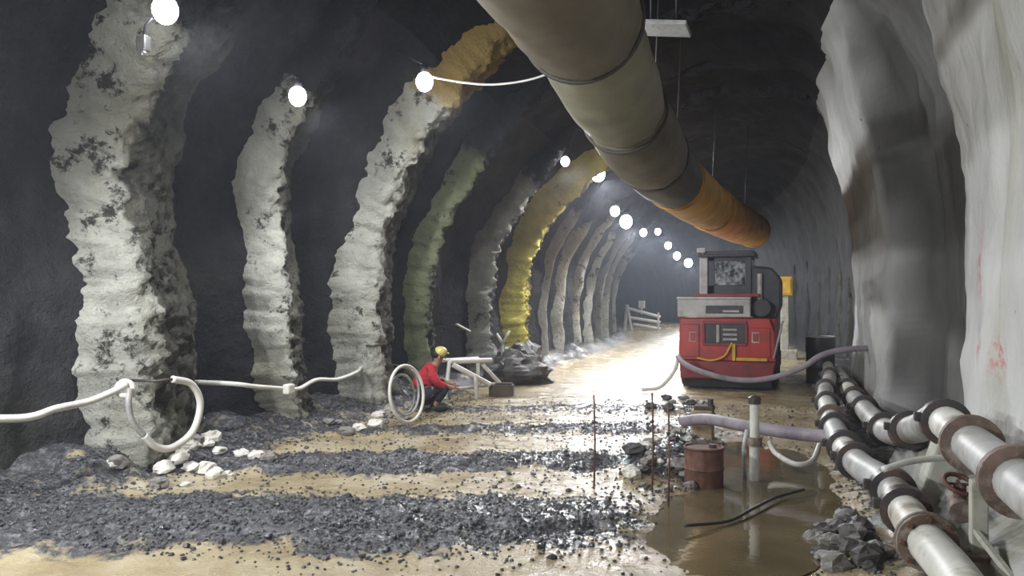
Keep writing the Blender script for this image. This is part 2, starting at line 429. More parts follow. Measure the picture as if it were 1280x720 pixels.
# ------------------------------------------------------------ ribs
def rib(spec, label):
    y0, wd, pr, mt, s1 = spec
    near = y0 < 19
    n, kk = (240, 26) if near else (90, 14)
    mb = MB(); vs = []; zc = []
    top = .235 + .02 * math.sin(y0 * 7)
    if mt == 'rib_yellow': top = .33
    if y0 < 9: top = .235 if y0 < 7 else .225
    if 10 < y0 < 11: top = .275
    for i in range(n + 1):
        s = s1 * i / n
        x, z, nx_, nz_ = prof(s)
        fade = 1 - sstep(top + .02, top + .16, s)
        right = sstep(.72, .9, s)
        if s1 < 1: fade *= 1 - sstep(.5, .6, s)
        fade = max(fade, .55 * right)
        low = 1 + .30 * (1 - sstep(0, .06, s))
        wl = wd * (.98 + .16 * fract(s * 9, y0, 0, 3)) * low
        yo = y0 + .14 * fract(s * 7, y0 * 1.3, 4, 3) - .10 * (low - 1)
        crest = .22 + .12 * fract(s * 9, y0 * 2, 8, 2)
        pl = .33 + .12 * fract(s * 14, y0, 3, 3) if near else .45
        for k in range(kk + 1):
            u = k / kk
            q = (x * 1.7, (yo + wl * u) * 2.2, z * 1.7)
            if u < crest: hh = math.sin(u / crest * math.pi / 2) ** .6
            else: hh = 1 - .95 * sstep(crest, 1.15, u) ** 1.1
            h = -.75 + (.75 + pr * (.35 + .65 * fade)) * (hh if u < crest else .78 + .22 * hh) - (1 - fade) * .22 + lean(s, y0)
            if k == kk: h = -.75 + lean(s, y0)
            e = min(1, u * 8, (1 - u) * 8)
            rgh = noise.fractal(Vector((q[0] * 2.3, q[1] * 2.3, q[2] * 2.3)), .35, 2.1, 5) if near else 0
            h += e * (.07 * fract(*q, 3) + .085 * rgh)
            yy = yo + wl * u + .05 * fract(q[0], q[1] * .3 + 20, q[2], 3) + (.07 * noise.fractal(Vector((x * 3.1, u * 2 + y0, z * 3.1)), .35, 2.1, 5) if near else 0)
            vs.append((x + nx_ * h + shift(yy), yy, z + nz_ * h))
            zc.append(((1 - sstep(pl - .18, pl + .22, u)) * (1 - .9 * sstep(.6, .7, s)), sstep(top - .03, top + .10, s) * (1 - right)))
    m = kk + 1
    mb.add(vs, [(i * m + k, (i + 1) * m + k, (i + 1) * m + k + 1, i * m + k + 1) for i in range(n) for k in range(kk)])
    o = mb.build('shotcrete_rib', M[mt])
    at = o.data.color_attributes.new('zone', 'FLOAT_COLOR', 'POINT'); bf = []
    for a_, b_ in zc: bf += [a_, b_, 0, 1]
    at.data.foreach_set('color', bf)
    return tag(o, label, 'tunnel rib', 'sprayed arch ribs along the tunnel')
RIBL = ['bright rough arch rib behind the large hose loop, nearest on the left wall',
        'narrow pale arch rib below the second lamp, second on the left wall',
        'broad white arch rib below the lamp with the drooping cable, beside the white hoop',
        'dim greenish arch rib directly behind the crouching worker',
        'thin grey arch rib just beyond the white trestle',
        'yellow stained arch rib under the brightest far lamp',
        'thin pale arch rib first beyond the yellow stained one',
        'pale arch rib second beyond the yellow stained one',
        'pale arch rib third beyond the yellow stained one',
        'pale arch rib fourth beyond the yellow stained one']
for i, r_ in enumerate(RIBS):
    rib(r_, RIBL[i] if i < len(RIBL) else 'faint pale arch rib in the far bend of the tunnel')

# ------------------------------------------------------------ lamps
def lamp(loc, label, aim=(.52, .42, -.74), power=1.0, size=.085, grp='lamps hung along the tunnel'):
    loc = Vector(loc)
    L = thing('tunnel_lamp', label, 'lamp', loc, group=grp)
    MB().ball((0, 0, 0), (size, size, size * 1.15), 16, 10).build('bulb', M['bulb'], L)
    c = MB(); c.cyl((0, 0, size * .95), (0, 0, size * 2.0), size * .5, size * .38, 12); c.build('socket', M['mdark'], L)
    # bracket reaching back up to the lining
    sx = -1 if loc.x - shift(loc.y) < -2.4 else 1
    best = min((k / 200 for k in range(0, 201)), key=lambda s: (prof(s)[0] + shift(loc.y) - loc.x) ** 2 + (prof(s)[1] - loc.z) ** 2)
    x, z, nx_, nz_ = prof(best); tgt = Vector((x + shift(loc.y) - nx_ * .35, loc.y + .05, z - nz_ * .35)) - loc
    br = MB(); br.tube([(0, 0, size * 2), (tgt.x * .3, tgt.y * .3, max(tgt.z * .5, size * 2.6)), tuple(tgt)], .014, 6); br.build('bracket', M['mdark'], L)
    ld = bpy.data.lights.new('lamp_light', 'SPOT'); ld.energy = LAMP_W * power; ld.shadow_soft_size = .09
    ld.spot_size = R(168); ld.spot_blend = .5
    if loc.y > 14: aim = (.42, -.12, -.9)
    ld.shadow_soft_size = .09; ld.color = (.95, .97, 1.0)
    lo = bpy.data.objects.new('lamp_light', ld); COL.objects.link(lo); lo.parent = L
    d = Vector(aim).normalized(); lo.location = d * (size * 1.15 + .1); lo.rotation_euler = d.to_track_quat('-Z', 'Y').to_euler()
    return L
lamp((-5.2, 5.63, 4.25), 'large lit lamp at the top left above the nearest rib', size=.11, power=.55)
lamp((-5.36, 7.86, 4.04), 'lit lamp above the narrow second rib on the left', size=.10, power=.5)
lamp((-4.5, 9.42, 4.53), 'lit lamp with a white cable drooping to the duct', size=.11, power=.6)
lamp((-4.42, 15.95, 4.56), 'small lit lamp just left of the brightest far lamp', size=.09, power=1.0)
lamp((-4.3, 18.4, 4.67), 'brightest far lamp at the top of the yellow stained rib', size=.17, power=2.0)
FAR = [((-4.7, 22.2, 4.2), .13, 1.4, 'higher of the two close lamps right below the brightest far lamp'),
       ((-4.9, 24.8, 4.15), .19, 2.2, 'larger and lower of the two close lamps below the brightest far lamp'),
       ((-5.2, 29.6, 4.2), .13, 1.2, 'left lamp of the small level pair in the far row'),
       ((-5.55, 35.2, 4.7), .13, 1.2, 'right lamp of the small level pair in the far row'),
       ((-6.0, 41.4, 4.5), .17, 1.2, 'third from last lamp of the far row'),
       ((-6.4, 47.7, 4.3), .21, 1.2, 'second from last lamp of the far row'),
       ((-6.6, 54.9, 4.2), .27, 1.2, 'last lamp of the far row just left of the machine cab')]
for lc, sz, pw, lb in FAR: lamp(lc, lb, power=pw, size=sz)
for lc in ((-5.6, 2.9, 3.2), (-5.6, .6, 3.2), (-5.6, -1.8, 3.2)):
    lamp(lc, 'lamp on the left wall behind the viewpoint', size=.1, power=1.15, grp='lamps behind the viewpoint')
def cable(name, pts, r, mat, label, cat, grp=None, n=8):
    return tag(MB().tube(catmull(pts, 10), r, n).build(name, mat), label, cat, grp)
cable('lamp_cable', [(-4.47, 9.42, 4.60), (-4.0, 9.5, 4.50), (-3.55, 9.6, 4.46), (-3.0, 9.65, 4.52), (-2.5, 9.7, 4.75), (-2.2, 9.7, 5.2)], .014, M['hose'],
      'thin white cable drooping from the third lamp toward the duct', 'cable')
fx = thing('junction_box', 'small metal junction box hanging under the nearest lamp', 'junction box', (-5.47, 5.66, 3.99))
MB().box((0, 0, 0), (.10, .08, .14)).build('box', M['steel'], fx, False, .01)
MB().tube([(0, 0, .07), (.02, 0, .16), (.1, 0, .22)], .012, 6).build('conduit', M['mdark'], fx)
MB().ball((.02, -.02, -.10), .035, 10, 6).build('knob', M['steel'], fx)

# ------------------------------------------------------------ ventilation duct
D_ = thing('ventilation_duct', 'large sagging beige fabric ventilation duct hanging from the crown', 'duct', (-1.75, 4, 4.1))
dpath = catmull([(-1.50, 2.6, 4.20), (-1.54, 4.3, 4.10), (-1.60, 5.98, 4.0), (-1.72, 8.05, 3.82), (-1.70, 10.2, 3.56), (-1.82, 14.2, 3.68), (-1.53, 19.0, 3.66), (-1.02, 23.9, 3.67)], 24)
def seg(i0, i1, r0, r1, mat, bulge, nm='duct_segment'):
    pts = dpath[i0:i1 + 1]; n = len(pts)
    rs = [r0 + (r1 - r0) * k / (n - 1) + bulge * math.sin(math.pi * k / (n - 1)) ** .6 for k in range(n)]
    def wr(i, a): return 1 + .012 * math.sin(9 * a + i * .5) + .03 * fract(math.cos(a) * 1.5, math.sin(a) * 1.5, (i + i0) * .12, 3)
    o = MB().tube(pts, rs, 36, cap=False, fn=wr).build(nm, mat, D_, world=True)
    sm = o.modifiers.new('thick', 'SOLIDIFY'); sm.thickness = .012
    return o
seg(0, 53, .50, .49, M['duct_beige'], .06)
seg(51, 79, .36, .41, M['duct_cream'], .10)
seg(78, 97, .44, .45, M['duct_beige'], .04)
seg(96, 115, .43, .45, M['duct_dark'], .04)
seg(114, 137, .47, .47, M['duct_orange'], .03)
seg(136, 168, .47, .44, M['duct_orange'], .04)
for i, r_ in ((53, .495), (79, .46), (97, .455), (115, .48), (137, .49), (167, .46)):
    p = dpath[i]; tgn = dpath[min(i + 1, len(dpath) - 1)] - dpath[i - 1]
    MB().ring(p, tgn, r_, .022, 36, 8).build('hoop', M['duct_dark'] if i < 115 else M['duct_orange'], D_, world=True)
for i in (20, 53, 80, 98, 116, 138, 160):
    p = dpath[i]
    MB().tube([(p.x, p.y, p.z + .5), (p.x + .1, p.y, 6.4)], .012, 6).build('hanger_wire', M['mdark'], D_, world=True)
pl = thing('crown_plate', 'pale grey plate fixed to the crown right of the duct', 'plate', (-1.44, 9.57, 4.93))
MB().box((0, 0, 0), (.6, .5, .05), Matrix.Rotation(R(8), 3, 'Y')).build('plate', M['pipe_grey'], pl, False, .01)
for sx in (-.15, .15): MB().cyl((sx, 0, 0), (sx, 0, 1.7), .012, n=6).build('hanger_rod', M['mdark'], pl)

# ------------------------------------------------------------ red machine
MC = thing('mine_loader', 'red and grey low mining vehicle with a glazed cab parked in the tunnel', 'vehicle', (-2.06, 15.6, 0))
def part(nm, mt, mk, bev=.015, par=None, smooth=False):
    b = MB(); mk(b); return b.build(nm, M[mt], par or MC, smooth, bev)
# local: x right 0..1.8, y away 0..4, z up
part('chassis', 'mdark', lambda b: b.box((.9, 2.1, .34), (1.5, 3.9, .36)))
part('bumper', 'maroon', lambda b: b.prism([(.04, .20), (1.72, .20), (1.78, .55), (.02, .55)], 1, -.06, .5), .03)
part('body', 'red', lambda b: (b.prism([(.0, .55), (1.78, .55), (1.76, 1.05), (1.66, 1.36), (.02, 1.36)], 1, .0, .12),
                               b.box((.9, 2.2, .95), (1.74, 4.1, .8))), .02)
rg = part('grille_frame', 'maroon', lambda b: (b.box((.86, -.02, 1.27), (.80, .05, .05)), b.box((.86, -.02, .86), (.80, .05, .05)),
                                       b.box((.47, -.02, 1.065), (.05, .05, .36)), b.box((1.25, -.02, 1.065), (.05, .05, .36))), .006)
part('grille_recess', 'mdark', lambda b: b.box((.86, -.004, 1.065), (.74, .02, .37)), 0)
for k in range(3):
    part('radiator_louvre', 'mgrey', lambda b: b.box((.96, -.035, .96 + k * .09), (.26, .03, .045)), .006)
part('filter_pipe', 'mgrey', lambda b: b.cyl((.74, -.03, .90), (.74, -.03, 1.23), .035, n=12), 0, smooth='auto')
for x in (.27, 1.42):
    lm = part('tail_lamp', 'mgrey', lambda b: b.box((x, -.02, 1.0), (.14, .05, .20)), .01)
    part('lens', 'red', lambda b: b.box((x, -.052, 1.0), (.10, .02, .15)), .006, lm)
part('side_panel', 'red', lambda b: b.box((.22, -.015, .93), (.34, .03, .62)), .012)
part('side_panel', 'red', lambda b: b.box((1.5, -.015, .90), (.36, .03, .56)), .012)
part('hood', 'mgrey', lambda b: (b.box((.66, .45, 1.565), (1.34, 1.1, .37)), b.box((.66, -.1, 1.73), (1.36, .06, .05))), .02)
part('hood_slot', 'mdark', lambda b: b.box((.86, -.105, 1.52), (.68, .02, .15)), .004)
part('hood_step', 'mgrey', lambda b: b.box((.98, -.12, 1.49), (.3, .03, .04)), .004)
part('deck', 'maroon', lambda b: b.box((.88, .9, 1.79), (1.2, 1.6, .06)), .01)
# cab
part('cab_pillar', 'mgrey', lambda b: b.box((.43, .45, 2.18), (.15, .12, .78)), .012)
part('cab_pillar', 'mdark', lambda b: b.box((1.27, .45, 2.18), (.11, .12, .78)), .012)
part('cab_pillar', 'mdark', lambda b: b.box((.43, 1.75, 2.18), (.10, .10, .78)), .012)
part('cab_pillar', 'mdark', lambda b: b.box((1.27, 1.75, 2.18), (.10, .10, .78)), .012)
part('cab_roof', 'mdark', lambda b: (b.box((.86, 1.1, 2.60), (1.06, 1.6, .10)), b.box((.86, .30, 2.56), (1.06, .1, .06))), .02)
part('cab_panel', 'mdark', lambda b: (b.box((.57, .47, 2.18), (.13, .06, .76)), b.box((.86, .47, 1.90), (.72, .06, .18)), b.box((.86, .47, 2.50), (.72, .06, .10))), .01)
part('window_pane', 'glass', lambda b: b.box((.92, .46, 2.22), (.56, .025, .48)), 0)
part('window_pane', 'glass', lambda b: b.box((1.31, 1.1, 2.2), (.02, 1.2, .6)), 0)
part('window_pane', 'glass', lambda b: b.box((.40, 1.1, 2.2), (.02, 1.2, .6)), 0)
part('seat', 'black', lambda b: (b.box((.9, 1.1, 1.98), (.45, .45, .12)), b.box((.9, 1.32, 2.24), (.42, .1, .46))), .03)
part('work_lamp', 'mgrey', lambda b: (b.box((.40, .24, 2.66), (.16, .10, .09)), b.box((.42, .3, 2.6), (.04, .04, .08))), .012)
# dark engine / boom mass on the right of the cab
part('engine_cover', 'mdark', lambda b: b.prism([(1.33, 1.36), (1.80, 1.34), (1.88, 1.60), (1.88, 2.10), (1.70, 2.32), (1.33, 2.36)], 1, .35, 1.7), .05)
part('exhaust', 'mgrey', lambda b: b.cyl((1.48, .30, 1.5), (1.48, .30, 2.2), .05, n=12), 0, smooth='auto')
part('air_filter', 'mdark', lambda b: b.cyl((1.52, .1, 1.55), (1.52, .7, 1.55), .17, n=18), .01, smooth='auto')
part('handrail', 'mgrey', lambda b: b.tube([(1.90, -.05, 1.32), (1.84, -.06, 1.05), (1.74, -.07, .62)], .022, 8), 0, smooth=True)
part('hose_bundle', 'yellow', lambda b: b.tube(catmull([(.35, -.05, .60), (.62, -.07, .56), (.85, -.08, .64), (.95, -.08, .80), (1.0, -.06, .90)], 8), .022, 8), 0, smooth=True)
part('warning_strip', 'yellow', lambda b: b.box((1.35, -.035, .59), (.56, .03, .06)), .006)
part('tow_plate', 'yellow', lambda b: b.box((1.03, -.05, .72), (.06, .04, .32)), .006)
for (x, y, sd) in ((.16, .75, 0), (1.62, .75, 1), (.16, 3.2, 0), (1.62, 3.2, 1)):
    w_ = part('wheel', 'black', lambda b: b.tube([(x - .19, y, .42), (x - .16, y, .42), (x + .16, y, .42), (x + .19, y, .42)], [.34, .42, .42, .34], 28), 0, smooth='auto')
    part('hub', 'maroon', lambda b: b.cyl((x + (.16 if sd else -.16), y, .42), (x + (.21 if sd else -.21), y, .42), .17, n=16), .01, w_, 'auto')
part('mud_flap', 'black', lambda b: b.box((.9, .1, .2), (1.62, .04, .32)), .01)
part('boom', 'mdark', lambda b: b.prism([(1.2, 1.4), (5.2, .8), (5.2, 1.1), (1.2, 1.8)], 0, 1.35, 1.75), .03)

cable('drape_hose', [(-1.98, 14.9, .66), (-1.83, 14.72, .54), (-1.47, 14.53, .41), (-.92, 14.45, .31), (-.39, 14.40, .35), (.13, 14.40, .54), (.44, 14.35, .76), (.75, 14.4, .86), (1.2, 14.5, .9), (1.8, 14.6, .92)],
      .05, M['hose_lilac'], 'pale sagging hose draped in front of the red vehicle', 'hose')
cable('drop_hose', [(-1.98, 14.9, .68), (-2.0, 14.85, .5), (-2.1, 14.8, .3), (-2.3, 14.7, .1), (-2.6, 14.6, .06)], .035, M['hose'], 'short white hose end hanging at the left corner of the red vehicle', 'hose')

# ------------------------------------------------------------ pipes on the right
def pipeline(name, label, pts, r, items, mats, base):
    T = thing(name, label, 'pipe', base)
    path = catmull(pts, 20); ln = [0]
    for a, b_ in zip(path, path[1:]): ln.append(ln[-1] + (b_ - a).length)
    def pt(d):
        d = min(max(d, 0), ln[-1] - 1e-4)
        for i in range(len(ln) - 1):
            if ln[i + 1] >= d: return path[i].lerp(path[i + 1], (d - ln[i]) / (ln[i + 1] - ln[i]))
    cuts = [0] + [i[0] for i in items] + [ln[-1]]
    for k in range(len(cuts) - 1):
        a, c = cuts[k], cuts[k + 1]
        if c - a < .03: continue
        n = max(2, int((c - a) / .12))
        MB().tube([pt(a + (c - a) * j / n) for j in range(n + 1)], r, 20).build('pipe_section', M[mats[k % len(mats)]], T, 'auto', world=True)
    for (d, kind) in items:
        p = pt(d); q = (pt(d + .05) - pt(d - .05)).normalized()
        if kind == 'f':        # bolted flange pair
            b = MB()
            b.cyl(p - q * .035, p - q * .006, r * 1.5, n=24); b.cyl(p + q * .006, p + q * .035, r * 1.5, n=24)
            fl_ = b.build('flange', M['collar_rust'], T, 'auto', .004, world=True)
            rot = q.to_track_quat('Z', 'Y').to_matrix()
            b = MB()
            for j in range(8):
                o = rot @ Vector((r * 1.27 * math.cos(j * math.pi / 4), r * 1.27 * math.sin(j * math.pi / 4), 0))
                b.cyl(p + o - q * .055, p + o + q * .055, .014, n=6)
            b.build('bolts', M['rust'], T, False, world=True)
        elif kind == 'c':      # dark coupling band with lugs
            b = MB(); b.tube([p - q * .06, p - q * .05, p + q * .05, p + q * .06], [r * 1.05, r * 1.42, r * 1.42, r * 1.05], 24)
            b.build('coupling', M['collar'], T, 'auto', world=True)
            b = MB(); b.box(p + Vector((-r * 1.45, 0, .03)), (.06, .07, .06)); b.build('lug', M['collar'], T, False, .006, world=True)
        else:
            b = MB(); b.tube([p - q * .035, p - q * .03, p + q * .03, p + q * .035], [r * 1.02, r * 1.5, r * 1.5, r * 1.02], 24)
            b.build('collar', M['collar_rust'], T, 'auto', world=True)
    return T
pipeline('drain_pipeline', 'white flanged pipeline with black couplings lying along the floor at right',
         [(.76, 2.4, .36), (.74, 4.19, .38), (.67, 5.0, .40), (.63, 6.1, .42), (.50, 6.7, .42), (.42, 7.7, .42), (.40, 9.5, .42), (.44, 12.0, .42), (.6, 14.5, .4), (.7, 18, .35)], .105,
         [(2.42, 'f'), (3.05, 'c'), (3.55, 'c'), (4.55, 'c'), (5.15, 'c'), (6.3, 'c'), (6.9, 'r'), (8.3, 'c'), (10.0, 'c'), (12.4, 'c')],
         ['pipe_white', 'pipe_white', 'pipe_grey', 'pipe_grey', 'pipe_white', 'pipe_grey'], (.7, 4.5, .1))
pipeline('supply_pipeline', 'raised grey pipeline with rusty collars running beside the right wall',
         [(1.0, 2.6, .86), (1.0, 4.3, .85), (1.0, 5.4, .85), (1.0, 6.45, .84), (.96, 7.2, .66), (.86, 8.3, .46), (.82, 10.3, .40), (.82, 13, .32), (.85, 17, .3)], .115,
         [(1.72, 'r'), (2.75, 'r'), (3.62, 'c'), (4.9, 'c'), (6.0, 'c'), (7.9, 'c'), (9.5, 'c'), (11, 'c')],
         ['pipe_grey', 'pipe_grey', 'pipe_white', 'pipe_grey', 'pipe_grey'], (1.0, 5, .6))
s1 = thing('pipe_saddle', 'sloping concrete block propping the end of the raised pipeline', 'support', (.92, 6.25, .1))
b = MB(); b.prism([(-.20, -.1), (.12, -.1), (.16, .62), (.02, .62)], 1, -.14, .14); b.build('block', M['concrete'], s1, False, .02)
MB().ring((.08, 0, .745), (0, 1, 0), .125, .012, 20, 6).build('strap', M['hose'], s1)
s2 = thing('pipe_stand', 'pale steel post and bracket under the near raised pipe', 'support', (1.0, 4.75, .45))
b = MB(); b.box((-.08, 0, .10), (.08, .08, .42)); b.build('post', M['concrete'], s2, False, .008)
b = MB(); b.box((-.06, 0, -.08), (.2, .2, .03)); b.build('foot_plate', M['collar_rust'], s2, False, .005)
b = MB(); b.bar((-.10, -.02, .05), (-.02, -.45, -.06), .03, .03); b.build('brace', M['concrete'], s2, False, .004)
vl = thing('gate_valve', 'rusty brown handwheel valve between the two pipelines', 'valve', (.92, 5.25, .50))
MB().cyl((0, 0, -.08), (0, 0, .13), .035, n=12).build('stem', M['rust'], vl, 'auto')
wh = MB().ring((0, 0, .13), (.3, -.5, 1), .085, .014, 20, 6).build('handwheel', M['rust'], vl)
b = MB()
for k in range(2): b.bar(Vector((math.cos(k * 1.57) * .085, math.sin(k * 1.57) * .085, .13)), Vector((-math.cos(k * 1.57) * .085, -math.sin(k * 1.57) * .085, .13)), .014, .014)
b.build('spokes', M['rust'], wh, False)
MB().cyl((-.02, -.16, 0), (.02, .16, 0), .06, n=14).build('valve_body', M['collar_rust'], vl, 'auto')
cable('wall_pipe', [(.55, 5.6, .62), (.75, 5.75, .66), (1.0, 5.85, .68), (1.35, 5.9, .72)], .022, M['hose'], 'thin pale branch pipe crossing from the valve to the wall', 'pipe')

# ------------------------------------------------------------ puddle area
def puddle(cx, cy, rx, ry, z, label, seed):
    vs = [(cx, cy, z)]; n = 48
    for k in range(n):
        a = 2 * math.pi * k / n; q = 1 + .22 * fract(math.cos(a) * 1.3 + seed, math.sin(a) * 1.3, seed, 3)
        vs.append((cx + rx * q * math.cos(a), cy + ry * q * math.sin(a), z))
    b = MB(); b.add(vs, [(0, 1 + k, 1 + (k + 1) % n) for k in range(n)])
    o = b.build('puddle', M['water'], smooth=False)
    return tag(o, label, 'puddle')
puddle(-.38, 7.6, .85, 2.6, -.035, 'muddy brown puddle in front of the red vehicle', 3.1)
po = thing('stand_pipe', 'white capped standpipe rising from the puddle', 'pipe', (-.34, 8.05, -.08))
MB().tube([(0, 0, 0), (0, 0, .40)], .05, 16).build('lower_pipe', M['pipe_white'], po, 'auto')
MB().tube([(0, 0, .38), (0, 0, .46)], .07, 16).build('collar', M['collar_rust'], po, 'auto')
MB().tube([(0, 0, .46), (0, 0, .78)], .045, 16).build('upper_pipe', M['pipe_white'], po, 'auto')
MB().tube([(0, 0, .78), (0, 0, .84), (0, 0, .86)], [.058, .058, .03], 16).build('cap', M['collar'], po, 'auto')
MB().tube([(-.09, .02, 0), (-.10, .02, .35), (-.07, .02, .52)], .022, 10).build('side_pipe', M['pipe_grey'], po)
cable('floor_hose', [(-1.25, 9.9, .22), (-.91, 9.41, .33), (-.40, 8.8, .36), (.07, 8.5, .36), (.36, 8.3, .38)], .065, M['hose_lilac'], 'thick lilac hose lying across behind the standpipe', 'hose', n=14)
cable('curved_hose', [(-.22, 8.84, .2), (-.17, 8.7, .13), (-.04, 8.5, .08), (.08, 8.42, .07), (.2, 8.55, .10), (.27, 8.88, .2)], .028, M['hose'], 'short white curved hose between standpipe and pipeline', 'hose')
bk = thing('timber_stump', 'tan block with a dark cap left of the lilac hose', 'block', (-1.05, 10.2, 0))
MB().box((0, 0, .14), (.26, .26, .40)).build('block', M['wood'], bk, False, .02)
MB().box((.02, 0, .36), (.24, .24, .06)).build('cap', M['wood_dark'], bk, False, .015)
MB().cyl((.10, -.05, .36), (.10, -.05, .48), .035, n=10).build('bolt', M['collar'], bk, 'auto')
rb = thing('added_drum', 'low rusty red drum added for the red reflection in the puddle by the rubble heap', 'drum', (-.78, 7.67, -.08))  # invented drum in place of the vehicle's red reflection in the water
MB().tube([(0, 0, 0), (0, 0, .02), (0, 0, .19), (0, 0, .21), (0, 0, .23), (0, 0, .40)], [.17, .18, .18, .19, .18, .18], 20).build('body', M['rust'], rb, 'auto')
MB().ring((0, 0, .40), (0, 0, 1), .18, .012, 20, 6).build('rim', M['rust'], rb)
MB().cyl((.08, .02, .39), (.08, .02, .43), .035, n=10).build('bung', M['collar'], rb, 'auto')
cable('floor_cable', [(-.75, 6.05, .02), (-.47, 6.39, -.01), (-.30, 6.8, .0), (-.13, 7.25, .0), (.1, 7.55, .02)], .013, M['cable'], 'black cable snaking through the near mud by the puddle', 'cable')
for (x, y, h, lb) in ((-1.69, 7.07, .84, 'thin leaning steel stake alone on the road left of the rubble'), (-1.17, 7.1, .88, 'thin steel stake at the left of the rubble heap'), (-.98, 6.77, .82, 'thin steel stake nearest, at the right of the rubble heap')):
    st = thing('steel_stake', lb, 'stake', (x, y, 0), group='thin stakes by the rubble heap')
    MB().tube([(0, 0, -.05), (.01, 0, h * .5), (.0, 0, h)], .0085, 6).build('rod', M['rust'], st)
    MB().tube([(-.012, 0, h * .70), (.014, 0, h * .72)], .016, 8).build('tie', M['cable'], st)

# ------------------------------------------------------------ stones
def stone_mesh(seed, nu=9, nv=6):
    b = MB().ball((0, 0, 0), 1, nu, nv)
    for p in b.v:
        k = 1 + .42 * fract(p.x * 1.5 + seed * 3.7, p.y * 1.5, p.z * 1.5, 3)
        p *= k
        p.z *= .72
    return b
def rock_obj(seed, mat, loc, s, label, grp, name='rock'):
    b = stone_mesh(seed, 26, 16) if s > .3 else stone_mesh(seed); rnd = random.Random(seed)
    e = Matrix.Rotation(rnd.random() * 6, 3, 'Z') @ Matrix.Diagonal((s * (1 + .3 * rnd.random()), s, s * .95))
    for p in b.v: p.xyz = e @ p
    if s > .3:
        for p in b.v: p += p.normalized() * .10 * noise.fractal(p * 3.5 + Vector((seed, 0, 0)), .5, 2.1, 4)
    o = b.build(name, mat, smooth=False); o.location = loc
    return tag(o, label, 'rock', grp)
SHADE = {'stone': 'grey', 'stone_dark': 'dark', 'stone_pale': 'pale'}
rr = random.Random(11)
for i in range(60):                                    # rubble heap by the stakes
    a = rr.random() * 6.28; q = rr.random() ** .6
    x = -1.15 + .42 * q * math.cos(a); y = 8.4 + 1.25 * q * math.sin(a); s = .03 + .075 * rr.random() ** 2
    mt_ = rr.choice(['stone', 'stone_dark', 'stone_pale', 'stone'])
    rock_obj(100 + i, M[mt_], (x, y, fz(x, y) + s * .4 + .16 * max(0, 1 - q * 1.4)), s, f'{SHADE[mt_]} broken stone in the rubble heap around the thin stakes', 'stones of the stake rubble heap')
for i in range(44):                                    # dark heap beside the floor pipeline
    a = rr.random() * 6.28; q = rr.random() ** .6
    x = .36 + .20 * q * math.cos(a); y = 6.1 + .75 * q * math.sin(a); s = .03 + .075 * rr.random() ** 1.6
    mt_ = rr.choice(['stone_dark', 'stone_dark', 'stone'])
    rock_obj(200 + i, M[mt_], (x, y, fz(x, y) + s * .4 + .13 * max(0, 1 - q * 1.4)), s, f'{SHADE[mt_]} wet stone heaped against the floor pipeline', 'dark stones beside the pipeline')
for i in range(22):
    x = -6.0 + .9 * rr.random(); y = 5.7 + 1.5 * rr.random(); s = .04 + .06 * rr.random()
    mt_ = rr.choice(['stone_pale', 'stone', 'stone_pale'])
    rock_obj(300 + i, M[mt_], (x, y, fz(x, y) + s * .35), s, f'small {SHADE[mt_]} lump of fallen shotcrete at the foot of the nearest rib', 'fallen lumps under the nearest rib')
rock_obj(401, M['stone_pale'], (-5.74, 6.4, fz(-5.74, 6.4) + .06), .10, 'larger white lump directly below the hose loop', None)
rock_obj(402, M['stone_pale'], (-5.45, 6.42, fz(-5.45, 6.42) + .05), .095, 'white lump lying a little right of the hose loop', None)
for i in range(14):
    x = -5.7 + .5 * rr.random(); y = 8.3 + 2.0 * rr.random(); s = .04 + .06 * rr.random()
    mt_ = rr.choice(['stone', 'stone_pale'])
    rock_obj(420 + i, M[mt_], (x, y, fz(x, y) + s * .35), s, f'small {SHADE[mt_]} stone at the wall foot between second and third ribs', 'stones between second and third ribs')
rock_obj(450, M['stone_dark'], (-5.25, 15.4, .22), .52, 'big dark boulder at the wall foot beyond the white trestle', None, 'boulder')
rock_obj(451, M['stone_dark'], (-5.75, 16.6, .3), .6, 'dark boulder half behind the big one, under the yellow rib', None, 'boulder')
for i in range(10):
    x = -2.1 + .9 * rr.random(); y = 11.5 + 2.6 * rr.random(); s = .06 + .06 * rr.random()
    mt_ = rr.choice(['stone', 'stone_dark'])
    rock_obj(470 + i, M[mt_], (x, y, fz(x, y) + s * .3), s, f'{SHADE[mt_]} stone on the road in front of the red vehicle', 'stones before the red vehicle')
# loose gravel over the churned bands: uncountable
gv = MB(); base = [stone_mesh(500 + i, 5, 4) for i in range(6)]
n_g = 0; rg2 = random.Random(5)
while n_g < 18000:
    x = rg2.uniform(-6.2, .6); y = rg2.uniform(4.2, 13.5)
    if rg2.random() > gravel_amt(x, y) + .10: continue
    s = rg2.uniform(.005, .016) * (1.0 if rg2.random() < .95 else 2.0); bs = base[n_g % 6]
    c = Vector((x, y, fz(x, y) + s * .3)); a = rg2.random() * 6.28; ca, sa = math.cos(a) * s, math.sin(a) * s
    gv.add([(c.x + p.x * ca - p.y * sa, c.y + p.x * sa + p.y * ca, c.z + p.z * s) for p in bs.v], bs.f); n_g += 1
tag(gv.build('loose_gravel', M['gravel'], smooth=False), 'dark wet gravel churned up across the muddy road', 'gravel', kind='stuff')

